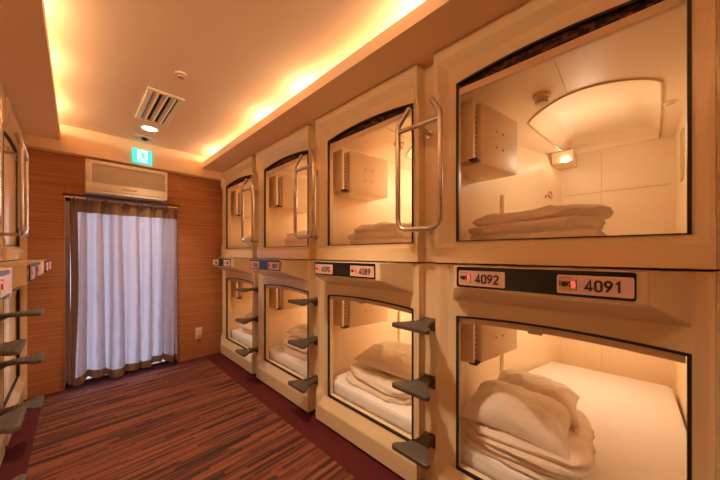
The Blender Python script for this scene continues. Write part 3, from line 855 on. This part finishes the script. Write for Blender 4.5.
downlight(.487, -.9, 'added unseen ceiling downlight behind the viewer, for fill light')  # added fitting behind the camera, fills in light on the panels
vt = empty('ceiling_vent', (.472, 2.77, 1.195), 'square ceiling vent with dark slots behind the downlight', 'vent')
b = MB()
for (x0, x1, y0, y1) in ((-.112, .112, -.31, -.28), (-.112, .112, .28, .31), (-.112, -.078, -.29, .29), (.078, .112, -.29, .29)): b.box(x0, x1, y0, y1, -.014, 0, .003)
b.build('vent_frame', M['plastic'], vt, smooth=35)
b = MB(); b.box(-.085, .085, -.285, .285, -.003, -.0005); b.build('vent_backing', M['ventdark'], vt, smooth=0)
for k in range(3):
    x = -.056+.054*k; b = MB(); b.prism([(x-.016, -.004), (x+.012, -.016), (x+.016, -.012), (x-.010, -.002)], -.282, .282, axis='Y'); b.build('louvre', M['plastic'], vt, smooth=0)
cm = empty('ceiling_camera', (.478, 3.56, 1.195), 'small grey ceiling camera between the downlight and exit sign', 'camera')
b = MB(); b.box(-.075, .075, -.05, .05, -.02, 0, .006); b.build('camera_base', M['grille'], cm, smooth=35)
b = MB(); b.sphere((.01, -.02, -.022), .030, (1, 1, .8)); b.build('dome', M['black'], cm, smooth=60)
sd = empty('sprinkler_head', (.486, 2.135, 1.195), 'tiny round ceiling sprinkler on the bare ceiling right of the vent', 'sprinkler')
b = MB(); b.cyl((0, 0, -.004), .032, .008, n=30); b.build('flange', M['plastic'], sd, smooth=35)
b = MB(); b.cyl((0, 0, -.014), .013, .016, n=20).cyl((0, 0, -.024), .018, .003, n=20); b.build('nozzle', M['rim'], sd, smooth=35)
ot = empty('wall_outlet', (1.068, YB, -1.0), 'cream wall outlet low on the wood wall right of the curtain', 'outlet')
b = MB(); b.box(-.038, .038, -.010, 0, -.075, .075, .004); b.build('cover', M['outlet'], ot, smooth=35)
b = MB()
for z in (-.03, .03):
    for x in (-.008, .008): b.box(x-.0018, x+.0018, -.0115, -.009, z-.01, z+.01)
b.build('slots', M['ventdark'], ot, smooth=0)

# ------------------------------------------------------------------ light
WARM = (1, .60, .30)
def point(loc, e, col=WARM, r=.03):
    l = bpy.data.lights.new('lamp_light', 'POINT'); l.energy = e; l.color = col; l.shadow_soft_size = r
    o = bpy.data.objects.new('lamp_light', l); COL.objects.link(o); o.location = loc; return o
def area(loc, rot, sx, sy, e, col=WARM):
    l = bpy.data.lights.new('area_light', 'AREA'); l.shape = 'RECTANGLE'; l.size = sx; l.size_y = sy; l.energy = e; l.color = col
    o = bpy.data.objects.new('area_light', l); COL.objects.link(o); o.location = loc; o.rotation_euler = rot; return o
COVE = (1, .74, .43)
for y in (3.45, 2.25, 1.65, .70, -.6): point((1.175, y, 1.115), .85, COVE, .02)
for y in (3.25, 2.52, 2.0, 1.2, .2, -.6): point((-.20, y, 1.115), .5, COVE, .02)
area((1.29, .9, 1.130), (0, math.radians(98), 0), .05, 5.5, 5, COVE); area((-.31, .9, 1.135), (0, math.radians(-97), 0), .05, 5.5, 6.5, COVE)
for y, e in ((3.27, 10), (1.12, 16), (-.9, 9)):  # all but the far spot belong to the added, unseen downlights
    l = bpy.data.lights.new('down', 'SPOT'); l.energy = e*4; l.color = (1, .73, .48); l.spot_size = math.radians(88); l.spot_blend = .8; l.shadow_soft_size = .055
    o = bpy.data.objects.new('down', l); COL.objects.link(o); o.location = (.487, y, 1.18)
POD = (1, .78, .55)
for k in range(4):
    point((FX+1.22, YC[k]-.05, .70), 1.35 if k == 0 else 3.2, POD, .09)
    point((FX+1.30, YC[k]-.05, .68+DZ), 1.9 if k == 0 else 2.8, POD, .09)

# daylight outside the curtained door, plus an added directional lamp
w = bpy.data.worlds.new('daylight'); scene.world = w; w.use_nodes = True
bg = w.node_tree.nodes['Background']; bg.inputs[0].default_value = (.66, .74, 1, 1); bg.inputs[1].default_value = .5
sl = bpy.data.lights.new('added_sun', 'SUN'); sl.energy = 1.9; sl.color = (.76, .83, 1); sl.angle = math.radians(25)  # added to give the curtain pleats contrast; the sky is taken as overcast
so = bpy.data.objects.new('added_sun', sl); COL.objects.link(so); so.location = (3, 6, 2); so.rotation_euler = Vector((-.66, -.70, -.17)).to_track_quat('-Z', 'Y').to_euler()
pl = area((.385, YB+.13, -.38), (PI/2, 0, 0), .85, 1.8, 1); pl.rotation_euler = (-PI/2, 0, 0); pl.data.cycles.is_portal = True

# ------------------------------------------------------------------ camera
cam = bpy.data.cameras.new('camera'); co = bpy.data.objects.new('camera', cam); COL.objects.link(co); scene.camera = co
cam.sensor_fit = 'HORIZONTAL'; cam.sensor_width = 36; cam.lens = 276/720*36; cam.shift_y = 13.5/720; cam.clip_start = .02
co.location = (0, 0, 0); co.rotation_euler = (PI/2, 0, -math.radians(45.8))
scene.view_settings.view_transform = 'Standard'; scene.view_settings.look = 'None'; scene.view_settings.gamma = 1; scene.view_settings.exposure = 1.58
scene.view_settings.use_curve_mapping = False
scene.cycles.use_denoising = True
scene.cycles.max_bounces = 16; scene.cycles.diffuse_bounces = 10
